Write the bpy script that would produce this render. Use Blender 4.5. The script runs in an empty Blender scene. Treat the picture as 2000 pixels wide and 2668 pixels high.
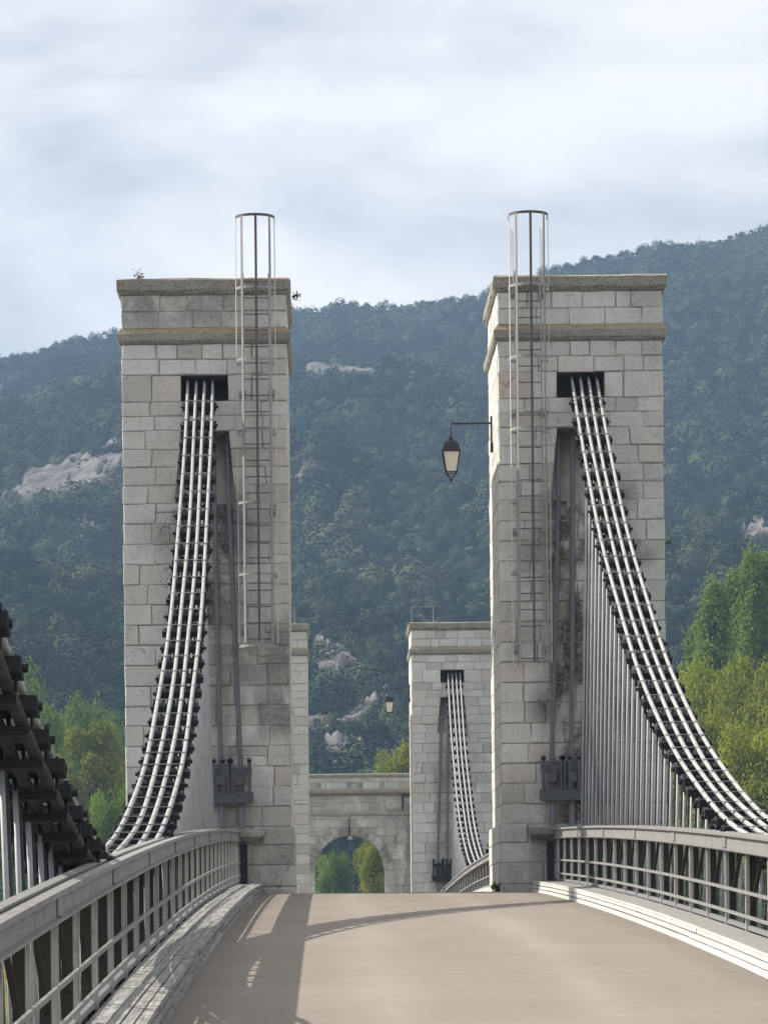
import bpy, math, random
import numpy as np
from mathutils import Vector, Matrix

random.seed(7)
RNG = np.random.default_rng(11)
SC = bpy.context.scene
COL = SC.collection
R = math.radians

# ------------------------------------------------------------------ layout
XC = 1.22            # centre line of the bridge (camera stands at x = 0)
SPAN = 60.0          # near towers stand 60 m ahead of the eye
YN = 60.0            # front of the near towers
YF = 121.8           # front of the far towers
YA = 180.0           # stone gateway at the end
TD = 3.6             # tower depth
EYE = 0.0            # eye level is z = 0

def deckz(y):
    t = y / 60.0
    if t <= 1.0:
        z = (480*t - 245 - 165*t*t) / 125
    elif t <= 2.03:
        z = (480*t - 245 - 165*t*t) / 125 - 0.6*(t-1) + 0.17*(t-1)**2
    else:
        z0 = (480*2.03 - 245 - 165*2.03**2)/125 - 0.6*1.03 + 0.17*1.03**2
        z = z0 - 1.2*(t-2.03)
    return z

def smooth(a, b, v):
    u = np.clip((v-a)/(b-a), 0, 1)
    return u*u*(3-2*u)

# value noise (numpy) ------------------------------------------------------
_perm = np.random.default_rng(3).random((256, 256))
def vnoise(x, y):
    x = np.asarray(x, float); y = np.asarray(y, float)
    xi = np.floor(x).astype(int); yi = np.floor(y).astype(int)
    fx = x-xi; fy = y-yi
    fx = fx*fx*(3-2*fx); fy = fy*fy*(3-2*fy)
    a = _perm[xi & 255, yi & 255]; b = _perm[(xi+1) & 255, yi & 255]
    c = _perm[xi & 255, (yi+1) & 255]; d = _perm[(xi+1) & 255, (yi+1) & 255]
    return (a*(1-fx)+b*fx)*(1-fy) + (c*(1-fx)+d*fx)*fy
def fbm(x, y, o=4):
    s = 0; a = 1; t = 0
    for i in range(o):
        s = s + a*vnoise(np.asarray(x)*2**i+17.3*i, np.asarray(y)*2**i+9.1*i); t += a; a *= .5
    return s/t

# ------------------------------------------------------------------ mesh helper
class MB:
    def __init__(self):
        self.v = []; self.f = []; self.mi = []; self.tone = []; self.grime = []
    def add(self, vs, fs, mi=0, tone=0.5, grime=0.0):
        o = len(self.v)
        self.v += [tuple(p) for p in vs]
        self.tone += [tone]*len(vs); self.grime += [grime]*len(vs)
        for f in fs:
            self.f.append(tuple(i+o for i in f)); self.mi.append(mi)
    def box(self, x0, x1, y0, y1, z0, z1, mi=0, tone=.5, grime=0.0):
        self.add([(x0,y0,z0),(x1,y0,z0),(x1,y1,z0),(x0,y1,z0),(x0,y0,z1),(x1,y0,z1),(x1,y1,z1),(x0,y1,z1)],
                 [(0,3,2,1),(4,5,6,7),(0,1,5,4),(1,2,6,5),(2,3,7,6),(3,0,4,7)], mi, tone, grime)
    def hexa(self, p, mi=0, tone=.5, grime=0.0):   # 4 bottom + 4 top
        self.add(p, [(0,3,2,1),(4,5,6,7),(0,1,5,4),(1,2,6,5),(2,3,7,6),(3,0,4,7)], mi, tone, grime)
    def bar(self, p, q, w, h, up=(0,0,1), mi=0, tone=.5):
        p = Vector(p); q = Vector(q); d = (q-p).normalized(); up = Vector(up)
        s = d.cross(up)
        if s.length < 1e-5: s = d.cross(Vector((1,0,0)))
        s.normalize(); u = s.cross(d)
        s = s*(w/2); u = u*(h/2)
        self.add([p-s-u,p+s-u,p+s+u,p-s+u,q-s-u,q+s-u,q+s+u,q-s+u],
                 [(0,1,2,3),(4,7,6,5),(0,4,5,1),(1,5,6,2),(2,6,7,3),(3,7,4,0)], mi, tone)
    def tube(self, pts, r, n=8, mi=0, cap=True, tone=.5):
        pts = [Vector(p) for p in pts]
        if not isinstance(r, (list, tuple)): r = [r]*len(pts)
        vs = []; fs = []
        ref = None
        for i, p in enumerate(pts):
            d = (pts[min(i+1, len(pts)-1)]-pts[max(i-1, 0)]).normalized()
            if ref is None:
                ref = Vector((1,0,0)) if abs(d.x) < .8 else Vector((0,0,1))
            a = d.cross(ref).normalized(); b = a.cross(d); ref = b
            for k in range(n):
                an = 2*math.pi*k/n
                vs.append(p+a*(math.cos(an)*r[i])+b*(math.sin(an)*r[i]))
        for i in range(len(pts)-1):
            for k in range(n):
                k2 = (k+1) % n
                fs.append((i*n+k, i*n+k2, (i+1)*n+k2, (i+1)*n+k))
        if cap:
            fs.append(tuple(range(n))[::-1]); fs.append(tuple((len(pts)-1)*n+k for k in range(n)))
        self.add(vs, fs, mi, tone)
    def strip(self, ys, prof, mi=0, tone=.5):
        """closed profile [(x, dz)] swept along y following the deck"""
        vs = []; fs = []; n = len(prof)
        for y in ys:
            z = deckz(y)
            vs += [(x, y, z+dz) for x, dz in prof]
        for i in range(len(ys)-1):
            for k in range(n):
                k2 = (k+1) % n
                fs.append((i*n+k, i*n+k2, (i+1)*n+k2, (i+1)*n+k))
        fs.append(tuple(range(n))[::-1]); fs.append(tuple((len(ys)-1)*n+k for k in range(n)))
        self.add(vs, fs, mi, tone)
    def build(self, name, mats, parent=None, smooth=False, attrs=False):
        me = bpy.data.meshes.new(name)
        me.from_pydata(self.v, [], self.f)
        if not isinstance(mats, (list, tuple)): mats = [mats]
        for m in mats: me.materials.append(m)
        if any(self.mi): me.polygons.foreach_set('material_index', self.mi)
        if attrs:
            a = me.attributes.new('tone', 'FLOAT', 'POINT'); a.data.foreach_set('value', self.tone)
            a = me.attributes.new('grime', 'FLOAT', 'POINT'); a.data.foreach_set('value', self.grime)
        if smooth: me.polygons.foreach_set('use_smooth', [True]*len(me.polygons))
        me.update()
        import bmesh
        bm = bmesh.new(); bm.from_mesh(me); bmesh.ops.recalc_face_normals(bm, faces=bm.faces); bm.to_mesh(me); bm.free()
        o = bpy.data.objects.new(name, me); COL.objects.link(o)
        if parent:
            o.parent = parent
            o.matrix_parent_inverse = Matrix.Translation(-parent.location)
        return o

def np_mesh(name, V, F, mat, tone=None, smooth=False):
    me = bpy.data.meshes.new(name)
    n = len(F); k = F.shape[1]
    me.vertices.add(len(V)); me.vertices.foreach_set('co', V.astype(np.float32).ravel())
    me.loops.add(n*k); me.loops.foreach_set('vertex_index', F.astype(np.int32).ravel())
    me.polygons.add(n)
    me.polygons.foreach_set('loop_start', np.arange(0, n*k, k, dtype=np.int32))
    me.polygons.foreach_set('loop_total', np.full(n, k, dtype=np.int32))
    if smooth: me.polygons.foreach_set('use_smooth', np.ones(n, dtype=bool))
    if tone is not None:
        a = me.attributes.new('tone', 'FLOAT', 'POINT'); a.data.foreach_set('value', tone.astype(np.float32))
    me.update(calc_edges=True); me.validate()
    me.materials.append(mat)
    return me

def tag(o, label=None, cat=None, group=None, kind=None):
    if label: o['label'] = label
    if cat: o['category'] = cat
    if group: o['group'] = group
    if kind: o['kind'] = kind
    return o
def empty(name, loc, label, cat, group=None):
    o = bpy.data.objects.new(name, None); COL.objects.link(o); o.location = loc
    o.empty_display_size = .3
    return tag(o, label, cat, group)
def copy_tree(o):
    c = o.copy(); COL.objects.link(c)
    for ch in o.children:
        d = ch.copy(); COL.objects.link(d); d.parent = c
        for g in ch.children:
            e = g.copy(); COL.objects.link(e); e.parent = d
    return c

# ------------------------------------------------------------------ materials
class NT:
    def __init__(self, name):
        self.m = bpy.data.materials.new(name); self.m.use_nodes = True
        self.t = self.m.node_tree; self.t.nodes.clear()
        self.out = self.n('ShaderNodeOutputMaterial')
    def n(self, typ, **kw):
        nd = self.t.nodes.new(typ)
        for k, v in kw.items(): setattr(nd, k, v)
        return nd
    def l(self, a, b): self.t.links.new(a, b)
    def noise(self, scale, detail=4, rough=.55, vec=None, dist=0):
        n = self.n('ShaderNodeTexNoise'); n.inputs['Scale'].default_value = scale
        n.inputs['Detail'].default_value = detail; n.inputs['Roughness'].default_value = rough
        n.inputs['Distortion'].default_value = dist
        if vec is not None: self.l(vec, n.inputs['Vector'])
        return n.outputs['Fac']
    def ramp(self, fac, stops):
        r = self.n('ShaderNodeValToRGB')
        e = r.color_ramp.elements
        while len(e) < len(stops): e.new(.5)
        for k, (p, c) in enumerate(stops):
            e[k].position = p
            e[k].color = (c, c, c, 1) if not isinstance(c, (tuple, list)) else (*c, 1)
        self.l(fac, r.inputs['Fac']); return r.outputs['Color']
    def mix(self, fac, a, b, mode='MIX'):
        m = self.n('ShaderNodeMix', data_type='RGBA', blend_type=mode)
        for sock, val in ((m.inputs['Factor'], fac), (m.inputs['A'], a), (m.inputs['B'], b)):
            if hasattr(val, 'is_output') or hasattr(val, 'links'): self.l(val, sock)
            elif isinstance(val, (tuple, list)): sock.default_value = (*val, 1)
            else: sock.default_value = val
        return m.outputs['Result']
    def math(self, op, a, b=None, clamp=False):
        m = self.n('ShaderNodeMath', operation=op); m.use_clamp = clamp
        for i, v in enumerate((a, b)):
            if v is None: continue
            if hasattr(v, 'links'): self.l(v, m.inputs[i])
            else: m.inputs[i].default_value = v
        return m.outputs[0]
    def attr(self, name):
        a = self.n('ShaderNodeAttribute', attribute_name=name); return a.outputs['Fac']
    def pos(self, scale=(1,1,1)):
        g = self.n('ShaderNodeNewGeometry')
        m = self.n('ShaderNodeMapping'); m.inputs['Scale'].default_value = scale
        self.l(g.outputs['Position'], m.inputs['Vector']); return m.outputs['Vector']
    def objc(self, scale=(1,1,1)):
        g = self.n('ShaderNodeTexCoord')
        m = self.n('ShaderNodeMapping'); m.inputs['Scale'].default_value = scale
        self.l(g.outputs['Object'], m.inputs['Vector']); return m.outputs['Vector']
    def bsdf(self, color, rough=.8, metal=0.0, bump=None, bstr=.3, bdist=.02, spec=.3):
        b = self.n('ShaderNodeBsdfPrincipled')
        if hasattr(color, 'links'): self.l(color, b.inputs['Base Color'])
        else: b.inputs['Base Color'].default_value = (*color, 1)
        if hasattr(rough, 'links'): self.l(rough, b.inputs['Roughness'])
        else: b.inputs['Roughness'].default_value = rough
        b.inputs['Metallic'].default_value = metal
        b.inputs['Specular IOR Level'].default_value = spec
        if bump is not None:
            bp = self.n('ShaderNodeBump'); bp.inputs['Strength'].default_value = bstr
            bp.inputs['Distance'].default_value = bdist
            self.l(bump, bp.inputs['Height']); self.l(bp.outputs['Normal'], b.inputs['Normal'])
        self.l(b.outputs['BSDF'], self.out.inputs['Surface'])
        return b

def mat_stone():
    k = NT('limestone_ashlar')
    p = k.pos()
    tone = k.attr('tone'); grime = k.attr('grime')
    base = k.ramp(tone, [(0.0, (.14,.13,.115)), (.12, (.37,.355,.32)), (.35, (.55,.535,.495)), (.6, (.63,.615,.575)), (.8, (.68,.67,.64)), (.93, (.58,.51,.46)), (1.0, (.71,.70,.68))])
    n1 = k.noise(2.2, 5, .6, p); n2 = k.noise(38, 3, .65, p); n3 = k.noise(9, 6, .7, p, .6)
    c = k.mix(k.ramp(n1, [(.35, 0.0), (.7, .38)]), base, (.46,.44,.395))
    c = k.mix(k.ramp(n2, [(.34, .45), (.47, 0.0)]), c, (.25,.24,.215))
    c = k.mix(k.ramp(k.noise(.7, 4, .6, p), [(.54, 0.0), (.76, .42)]), c, (.47,.42,.34))
    c = k.mix(k.ramp(n3, [(.57, 0.0), (.68, .45)]), c, (.2,.19,.165))
    # streaks running down the face
    ps = k.pos((5.5, 5.5, .35))
    st = k.noise(1.0, 4, .6, ps)
    c = k.mix(k.ramp(st, [(.55, 0.0), (.78, .34)]), c, (.28,.265,.23))
    # cracks
    v = k.n('ShaderNodeTexVoronoi', feature='DISTANCE_TO_EDGE'); v.inputs['Scale'].default_value = 2.6
    wv = k.n('ShaderNodeMix', data_type='VECTOR'); wv.inputs['Factor'].default_value = .22
    nn = k.n('ShaderNodeTexNoise'); nn.inputs['Scale'].default_value = 4; nn.inputs['Detail'].default_value = 5
    k.l(p, nn.inputs['Vector']); k.l(p, wv.inputs['A']); k.l(nn.outputs['Color'], wv.inputs['B'])
    k.l(wv.outputs['Result'], v.inputs['Vector'])
    crack = k.ramp(v.outputs['Distance'], [(0.0, 1.0), (.028, 0.0)])
    cm = k.math('MULTIPLY', crack, k.ramp(k.noise(.9, 3, .5, p), [(.60, 0.0), (.70, .8)]))
    c = k.mix(cm, c, (.06,.055,.05))
    # grime: dark crusted rough patches
    gn = k.noise(16, 6, .75, p, .8)
    gm = k.math('MULTIPLY', grime, k.ramp(gn, [(.46, 1.0), (.74, .38)]), True)
    gm = k.math('MULTIPLY', gm, k.ramp(k.noise(1.7, 5, .65, k.pos((1,1,.6)), .5), [(.34, .1), (.52, 1.0)]), True)
    c = k.mix(gm, c, (.06,.055,.048))
    h = k.math('ADD', k.math('MULTIPLY', n2, .5), k.math('MULTIPLY', n3, 1.1))
    h = k.math('SUBTRACT', h, k.math('MULTIPLY', cm, .8))
    h = k.math('SUBTRACT', h, k.math('MULTIPLY', gm, .9))
    k.bsdf(c, .9, 0, h, .55, .02, .2)
    return k.m

def mat_cap(name, a, b, d, lich=None):
    k = NT(name); p = k.pos()
    n1 = k.noise(3, 6, .65, p); n2 = k.noise(30, 4, .7, p)
    c = k.mix(k.ramp(n1, [(.35, 0.0), (.65, 1.0)]), a, b)
    c = k.mix(k.ramp(n2, [(.38, .8), (.52, 0.0)]), c, d)
    if lich: c = k.mix(k.ramp(k.noise(5, 5, .7, k.pos((1,1,2))), [(.52, 0.0), (.62, .8)]), c, lich)
    k.bsdf(c, .93, 0, k.math('ADD', n1, n2), .6, .02, .15)
    return k.m

def mat_paint(name, col, rough=.55, dirt=(.1,.085,.07), amt=.5, sc=6.0, spec=.4, streak=True):
    k = NT(name); p = k.pos()
    n1 = k.noise(sc, 5, .65, p); n2 = k.noise(sc*7, 3, .6, p)
    c = k.mix(k.ramp(n1, [(.52, 0.0), (.72, amt)]), col, dirt)
    c = k.mix(k.ramp(n2, [(.3, .3), (.5, 0.0)]), c, tuple(x*.6 for x in col))
    if streak:
        c = k.mix(k.ramp(k.noise(1, 3, .5, k.pos((9, 9, .8))), [(.55, 0.0), (.75, .35)]), c, tuple(x*.55 for x in col))
    k.bsdf(c, k.ramp(n1, [(.3, rough), (.7, min(1, rough+.25))]), 0, n2, .15, .004, spec)
    return k.m

M = {}
M['stone'] = mat_stone()
M['coping'] = mat_cap('weathered_coping', (.27,.25,.21), (.36,.34,.29), (.09,.085,.07))
M['coping_top'] = mat_cap('coping_top_red', (.42,.27,.22), (.45,.38,.31), (.2,.13,.11), (.42,.36,.2))
M['coping_top_pale'] = mat_cap('coping_top_pale', (.55,.47,.36), (.62,.58,.5), (.3,.2,.15), (.5,.4,.2))
M['band'] = mat_cap('string_course_stone', (.27,.26,.23), (.36,.34,.3), (.13,.125,.11))
M['ochre'] = mat_cap('ochre_lichen', (.36,.28,.16), (.33,.29,.2), (.2,.16,.1))
M['cable'] = mat_paint('cable_light_paint', (.34,.335,.33), .45, (.16,.145,.13), .75, 5, .5, False)
M['cable_shade'] = mat_paint('cable_shaded_paint', (.028,.029,.033), .6, (.03,.027,.025), .6, 7, .3, False)  # same grey paint as the upper strands, their shade put into the colour
M['steel'] = mat_paint('grey_bridge_paint', (.21,.215,.23), .5, (.2,.18,.15), .5, 5)
M['steel_light'] = mat_paint('pale_bridge_paint', (.225,.22,.212), .5, (.12,.105,.09), .7, 4)
M['steel_dark'] = mat_paint('dark_clamp_steel', (.022,.023,.026), .6, (.035,.03,.026), .6, 8, .25)
M['hanger'] = mat_paint('hanger_paint', (.37,.37,.385), .45, (.16,.15,.14), .35, 3)
M['ladder'] = mat_paint('ladder_galvanised', (.29,.285,.28), .5, (.16,.13,.12), .6, 5)
M['cage'] = mat_paint('cage_rusted_paint', (.11,.095,.095), .6, (.07,.03,.025), .7, 3)
M['cage_pale'] = mat_paint('cage_pale_paint', (.60,.56,.54), .55, (.4,.28,.24), .5, 3)
M['stay'] = mat_paint('blue_grey_stay_paint', (.13,.132,.15), .5, (.09,.08,.07), .5, 5)
M['post'] = mat_paint('pale_post_paint', (.40,.39,.365), .5, (.20,.17,.14), .6, 6)
M['back_rod'] = mat_paint('dark_blue_rod_paint', (.04,.043,.055), .55, (.05,.04,.035), .4, 5)
M['rust'] = mat_paint('brown_lattice_paint', (.048,.044,.036), .7, (.05,.04,.03), .6, 6, .2)
M['anchor'] = mat_paint('blue_grey_anchor_steel', (.072,.077,.09), .55, (.08,.06,.05), .5, 6)
M['black'] = mat_paint('black_cast_iron', (.02,.021,.023), .45, (.035,.03,.025), .4, 20, .4)

def mat_road():
    k = NT('tan_road_surface'); p = k.pos()
    n1 = k.noise(.35, 4, .55, p); n2 = k.noise(140, 2, .6, p); n3 = k.noise(1, 4, .6, k.pos((.9,.06,1)))
    c = k.mix(k.ramp(n1, [(.3, 0.0), (.7, 1.0)]), (.215,.188,.158), (.252,.222,.188))
    c = k.mix(k.ramp(n3, [(.5, 0.0), (.75, .4)]), c, (.175,.15,.125))
    c = k.mix(k.ramp(k.noise(1, 3, .6, k.pos((.25,1.4,1))), [(.56, 0.0), (.72, .28)]), c, (.19,.165,.14))
    c = k.mix(k.ramp(n2, [(.35, .5), (.55, 0.0)]), c, (.13,.11,.095))
    c = k.mix(k.ramp(k.noise(5, 6, .7, p), [(.6, 0.0), (.72, .4)]), c, (.16,.14,.125))
    c = k.mix(k.ramp(k.noise(24, 4, .7, p), [(.62, 0.0), (.7, .35)]), c, (.33,.30,.27))
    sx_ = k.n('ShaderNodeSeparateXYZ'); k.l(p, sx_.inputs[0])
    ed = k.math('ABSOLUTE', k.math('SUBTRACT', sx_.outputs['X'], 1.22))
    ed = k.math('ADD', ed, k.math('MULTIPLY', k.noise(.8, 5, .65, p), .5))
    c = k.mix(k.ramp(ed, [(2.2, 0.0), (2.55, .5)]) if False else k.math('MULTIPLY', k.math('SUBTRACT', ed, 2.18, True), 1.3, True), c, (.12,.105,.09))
    tw = k.math('ABSOLUTE', k.math('SUBTRACT', k.math('ABSOLUTE', k.math('SUBTRACT', sx_.outputs['X'], 1.22)), .8))
    tw = k.math('MULTIPLY', k.math('SUBTRACT', .42, tw, True), k.ramp(k.noise(1, 4, .6, k.pos((1.5,.12,1))), [(.35, .2), (.65, 1.0)]))
    c = k.mix(tw, c, (.33,.30,.265))
    c = k.mix(k.ramp(k.noise(1.7, 6, .7, p, .6), [(.60, 0.0), (.68, .32)]), c, (.15,.13,.115))
    c = k.mix(k.ramp(k.noise(7, 5, .75, p), [(.3, .28), (.5, 0.0)]), c, (.13,.115,.1))
    # transverse joints
    w = k.n('ShaderNodeTexWave', wave_type='BANDS', bands_direction='Y', wave_profile='SAW'); w.inputs['Scale'].default_value = .0435
    w.inputs['Distortion'].default_value = .25; w.inputs['Detail'].default_value = 3; w.inputs['Detail Scale'].default_value = 3
    k.l(p, w.inputs['Vector'])
    c = k.mix(k.ramp(w.outputs['Fac'], [(.004, .5), (.011, 0.0)]), c, (.13,.115,.1))
    k.bsdf(c, .9, 0, n2, .35, .006, .2)
    return k.m
M['road'] = mat_road()

def mat_timber(name, col, dark, q=1.0):
    k = NT(name)
    g = k.noise(1, 5, .65, k.pos((34, 1.1, 34))); n2 = k.noise(1.1, 4, .6, k.pos())
    tone = k.attr('tone')
    c = k.mix(k.ramp(g, [(.38, .75*q), (.6, 0.0)]), col, dark)
    c = k.mix(k.ramp(n2, [(.5, 0.0), (.75, .45*q)]), c, dark)
    c = k.mix(k.ramp(tone, [(0, .42*q), (1, 0.0)]), c, dark)
    k.bsdf(c, .8, 0, g, .35, .006, .25)
    return k.m
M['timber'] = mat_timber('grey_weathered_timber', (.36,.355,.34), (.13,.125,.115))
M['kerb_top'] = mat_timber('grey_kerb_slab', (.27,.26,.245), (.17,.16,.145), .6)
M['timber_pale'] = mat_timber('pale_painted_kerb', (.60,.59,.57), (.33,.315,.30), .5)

def mat_leaf(name, c0, c1, c2, trans=.3):
    k = NT(name)
    tone = k.attr('tone')
    oi = k.n('ShaderNodeObjectInfo')
    c = k.ramp(tone, [(0.0, c0), (.5, c1), (1.0, c2)])
    d = k.n('ShaderNodeBsdfDiffuse'); k.l(c, d.inputs['Color'])
    if trans > 0:
        tr = k.n('ShaderNodeBsdfTranslucent'); k.l(k.mix(.5, c, (.16,.2,.03)), tr.inputs['Color'])
        mx = k.n('ShaderNodeMixShader'); mx.inputs[0].default_value = trans
        k.l(d.outputs[0], mx.inputs[1]); k.l(tr.outputs[0], mx.inputs[2]); k.l(mx.outputs[0], k.out.inputs['Surface'])
    else:
        k.l(d.outputs[0], k.out.inputs['Surface'])
    return k.m
M['leaf_green'] = mat_leaf('leaves_mid_green', (.06,.115,.022), (.135,.23,.042), (.22,.31,.066), .45)
M['leaf_olive'] = mat_leaf('leaves_olive', (.085,.105,.02), (.175,.20,.04), (.26,.27,.065), .45)
M['leaf_lime'] = mat_leaf('leaves_yellow_green', (.12,.15,.018), (.27,.30,.036), (.42,.43,.075), .45)
M['leaf_poplar'] = mat_leaf('leaves_poplar', (.06,.115,.022), (.13,.215,.042), (.21,.29,.066), .45)
M['leaf_pale'] = mat_leaf('leaves_pale_willow', (.07,.09,.06), (.12,.15,.095), (.19,.22,.15))
M['forest'] = mat_leaf('leaves_hill_forest', (.005,.012,.010), (.021,.040,.025), (.085,.104,.050), 0)
M['weed'] = mat_leaf('weed_leaves', (.05,.06,.02), (.09,.10,.035), (.14,.14,.06), .2)

def simple_noise_mat(name, a, b, sc, rough=.95, bump=.3):
    k = NT(name); p = k.pos(); n = k.noise(sc, 6, .65, p)
    k.bsdf(k.mix(k.ramp(n, [(.35, 0.0), (.65, 1.0)]), a, b), rough, 0, n, bump, .1, .1); return k.m
M['bark'] = simple_noise_mat('bark', (.09,.075,.06), (.18,.155,.13), 8)
M['grass'] = simple_noise_mat('bank_grass', (.07,.085,.025), (.16,.14,.055), .25)
M['hill'] = simple_noise_mat('hill_undergrowth', (.008,.016,.011), (.022,.034,.018), .3)
M['rock'] = simple_noise_mat('pale_limestone_rock', (.042,.04,.037), (.19,.178,.168), .16, .95, .8)
M['soil'] = simple_noise_mat('plain_pier_stone', (.3,.29,.26), (.4,.38,.34), .8)
k = NT('river_water'); k.bsdf((.05,.07,.06), .08, 0, k.noise(1.2, 4, .6, k.pos()), .15, .1, .5); M['water'] = k.m
k = NT('lantern_glass')
d = k.n('ShaderNodeBsdfDiffuse'); d.inputs['Color'].default_value = (.92,.88,.80,1)
tr = k.n('ShaderNodeBsdfTranslucent'); tr.inputs['Color'].default_value = (.97,.92,.83,1)
mx = k.n('ShaderNodeMixShader'); mx.inputs[0].default_value = .55
k.l(d.outputs[0], mx.inputs[1]); k.l(tr.outputs[0], mx.inputs[2]); k.l(mx.outputs[0], k.out.inputs['Surface']); M['lglass'] = k.m

# ------------------------------------------------------------------ sun and sky
SUNV = Vector((-1.12, .34, 1.0)).normalized()
el = math.asin(SUNV.z); az = math.atan2(SUNV.x, SUNV.y)
W = bpy.data.worlds.new('World'); SC.world = W; W.use_nodes = True
nt = W.node_tree; nt.nodes.clear()
def wn(t, **kw):
    n = nt.nodes.new(t)
    for a, b in kw.items(): setattr(n, a, b)
    return n
wo = wn('ShaderNodeOutputWorld'); bg = wn('ShaderNodeBackground'); bg.inputs['Strength'].default_value = .1
sky = wn('ShaderNodeTexSky', sky_type='NISHITA', sun_disc=False, sun_elevation=el, sun_rotation=az)
tc = wn('ShaderNodeTexCoord')
sep = wn('ShaderNodeSeparateXYZ'); nt.links.new(tc.outputs['Generated'], sep.inputs[0])
mp = wn('ShaderNodeMapping'); mp.inputs['Scale'].default_value = (8, 8, 19); mp.inputs['Location'].default_value = (1.3, .4, 2.0)
nt.links.new(tc.outputs['Generated'], mp.inputs['Vector'])
cn = wn('ShaderNodeTexNoise'); cn.inputs['Scale'].default_value = 1.0; cn.inputs['Detail'].default_value = 5; cn.inputs['Roughness'].default_value = .54
cn.inputs['Distortion'].default_value = .3
nt.links.new(mp.outputs[0], cn.inputs['Vector'])
cr = wn('ShaderNodeValToRGB'); e = cr.color_ramp.elements
e[0].position = .36; e[0].color = (3.3, 3.36, 3.58, 1); e[1].position = .60; e[1].color = (5.6, 5.5, 5.35, 1)
nt.links.new(cn.outputs['Fac'], cr.inputs['Fac'])
# thinner, brighter cloud overhead
zr = wn('ShaderNodeMapRange'); zr.inputs['From Min'].default_value = .30; zr.inputs['From Max'].default_value = .8
zr.inputs['To Min'].default_value = 1.0; zr.inputs['To Max'].default_value = 1.25
nt.links.new(sep.outputs['Z'], zr.inputs['Value'])
vm = wn('ShaderNodeVectorMath', operation='SCALE'); nt.links.new(cr.outputs[0], vm.inputs[0]); nt.links.new(zr.outputs[0], vm.inputs['Scale'])
mixn = wn('ShaderNodeMix', data_type='RGBA'); mixn.inputs['Factor'].default_value = .95
nt.links.new(sky.outputs[0], mixn.inputs['A']); nt.links.new(vm.outputs[0], mixn.inputs['B'])
nt.links.new(mixn.outputs['Result'], bg.inputs['Color']); nt.links.new(bg.outputs[0], wo.inputs[0])
sl = bpy.data.lights.new('sun', 'SUN'); sl.energy = 4.3; sl.angle = R(.6); sl.color = (1.0, .93, .82)
so = bpy.data.objects.new('sun', sl); COL.objects.link(so)
so.rotation_euler = SUNV.to_track_quat('Z', 'Y').to_euler(); so.location = (-30, 10, 40)
SC.view_settings.view_transform = 'Standard'; SC.view_settings.look = 'None'
SC.view_settings.exposure = 0.90; SC.view_settings.gamma = 1; SC.view_settings.use_curve_mapping = False

# ------------------------------------------------------------------ camera
cam = bpy.data.cameras.new('camera'); co = bpy.data.objects.new('camera', cam); COL.objects.link(co); SC.camera = co
cam.sensor_fit = 'HORIZONTAL'; cam.sensor_width = 36; cam.lens = 36*7500/1658
cam.shift_x = (829-706)/1658; cam.shift_y = (2000-1106)/1658
cam.clip_start = .1; cam.clip_end = 9000
co.location = (0, 0, EYE)
ROLL = R(.55)
co.rotation_mode = 'QUATERNION'
co.rotation_quaternion = Matrix.Rotation(R(90), 3, 'X').to_quaternion() @ Matrix.Rotation(-ROLL, 3, 'Z').to_quaternion()

# ------------------------------------------------------------------ terrain
def groundz(x, y):
    x = np.asarray(x, float); y = np.asarray(y, float)
    z = -9.4 + smooth(112, 176, y)*7.6
    z = z + smooth(60, 320, np.abs(x))*3.0*(1-smooth(112, 176, y))
    z = z + (fbm(x/40, y/40, 3)-.5)*1.4*smooth(120, 200, y)*smooth(5, 25, np.abs(x-XC))
    return z
SKYL = [(-900,905),(-500,850),(-250,800),(0,757),(80,742),(150,724),(250,712),(420,690),(622,664),(690,668),(750,654),(800,657),(870,652),(960,642),(1050,628),(1150,600),(1200,580),(1300,557),(1390,542),(1500,525),(1550,521),(1600,506),(1658,490),(1800,455),(2100,420),(2600,440)]
YR = 1600.0; Y0 = 430.0
sx = np.array([(p[0]-706)/7500*YR for p in SKYL]); sz = np.array([(2000-p[1])/7500*YR for p in SKYL])
def hillz(x, y):
    x = np.asarray(x, float); y = np.asarray(y, float)
    zr_ = np.interp(x*(.35+.65*y/YR)/1.0, sx, sz) - 2.8
    u = (y-Y0)/(YR-Y0)
    g = np.where(u < 1, np.clip(u, 0, 1)**1.12, 1-.30*(np.clip(u, 1, 3)-1)*1.5)
    edge = 1-smooth(1.0, 1.0001, u)*0
    n = (fbm((x+y*.22)/95, y/170, 4)-.5)*2
    n2 = (fbm((x-y*.1)/30+40, y/60, 3)-.5)*2
    amp = 34*np.sin(np.pi*np.clip(u, 0, 1))
    z = zr_*g + amp*n + 7*n2*smooth(0, .1, u)*(1-smooth(.93, 1.0, u)*.75)
    far = smooth(450, 900, np.abs(x))
    return z*(1-.25*far) - 3*(1-smooth(0, .05, u))

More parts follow.
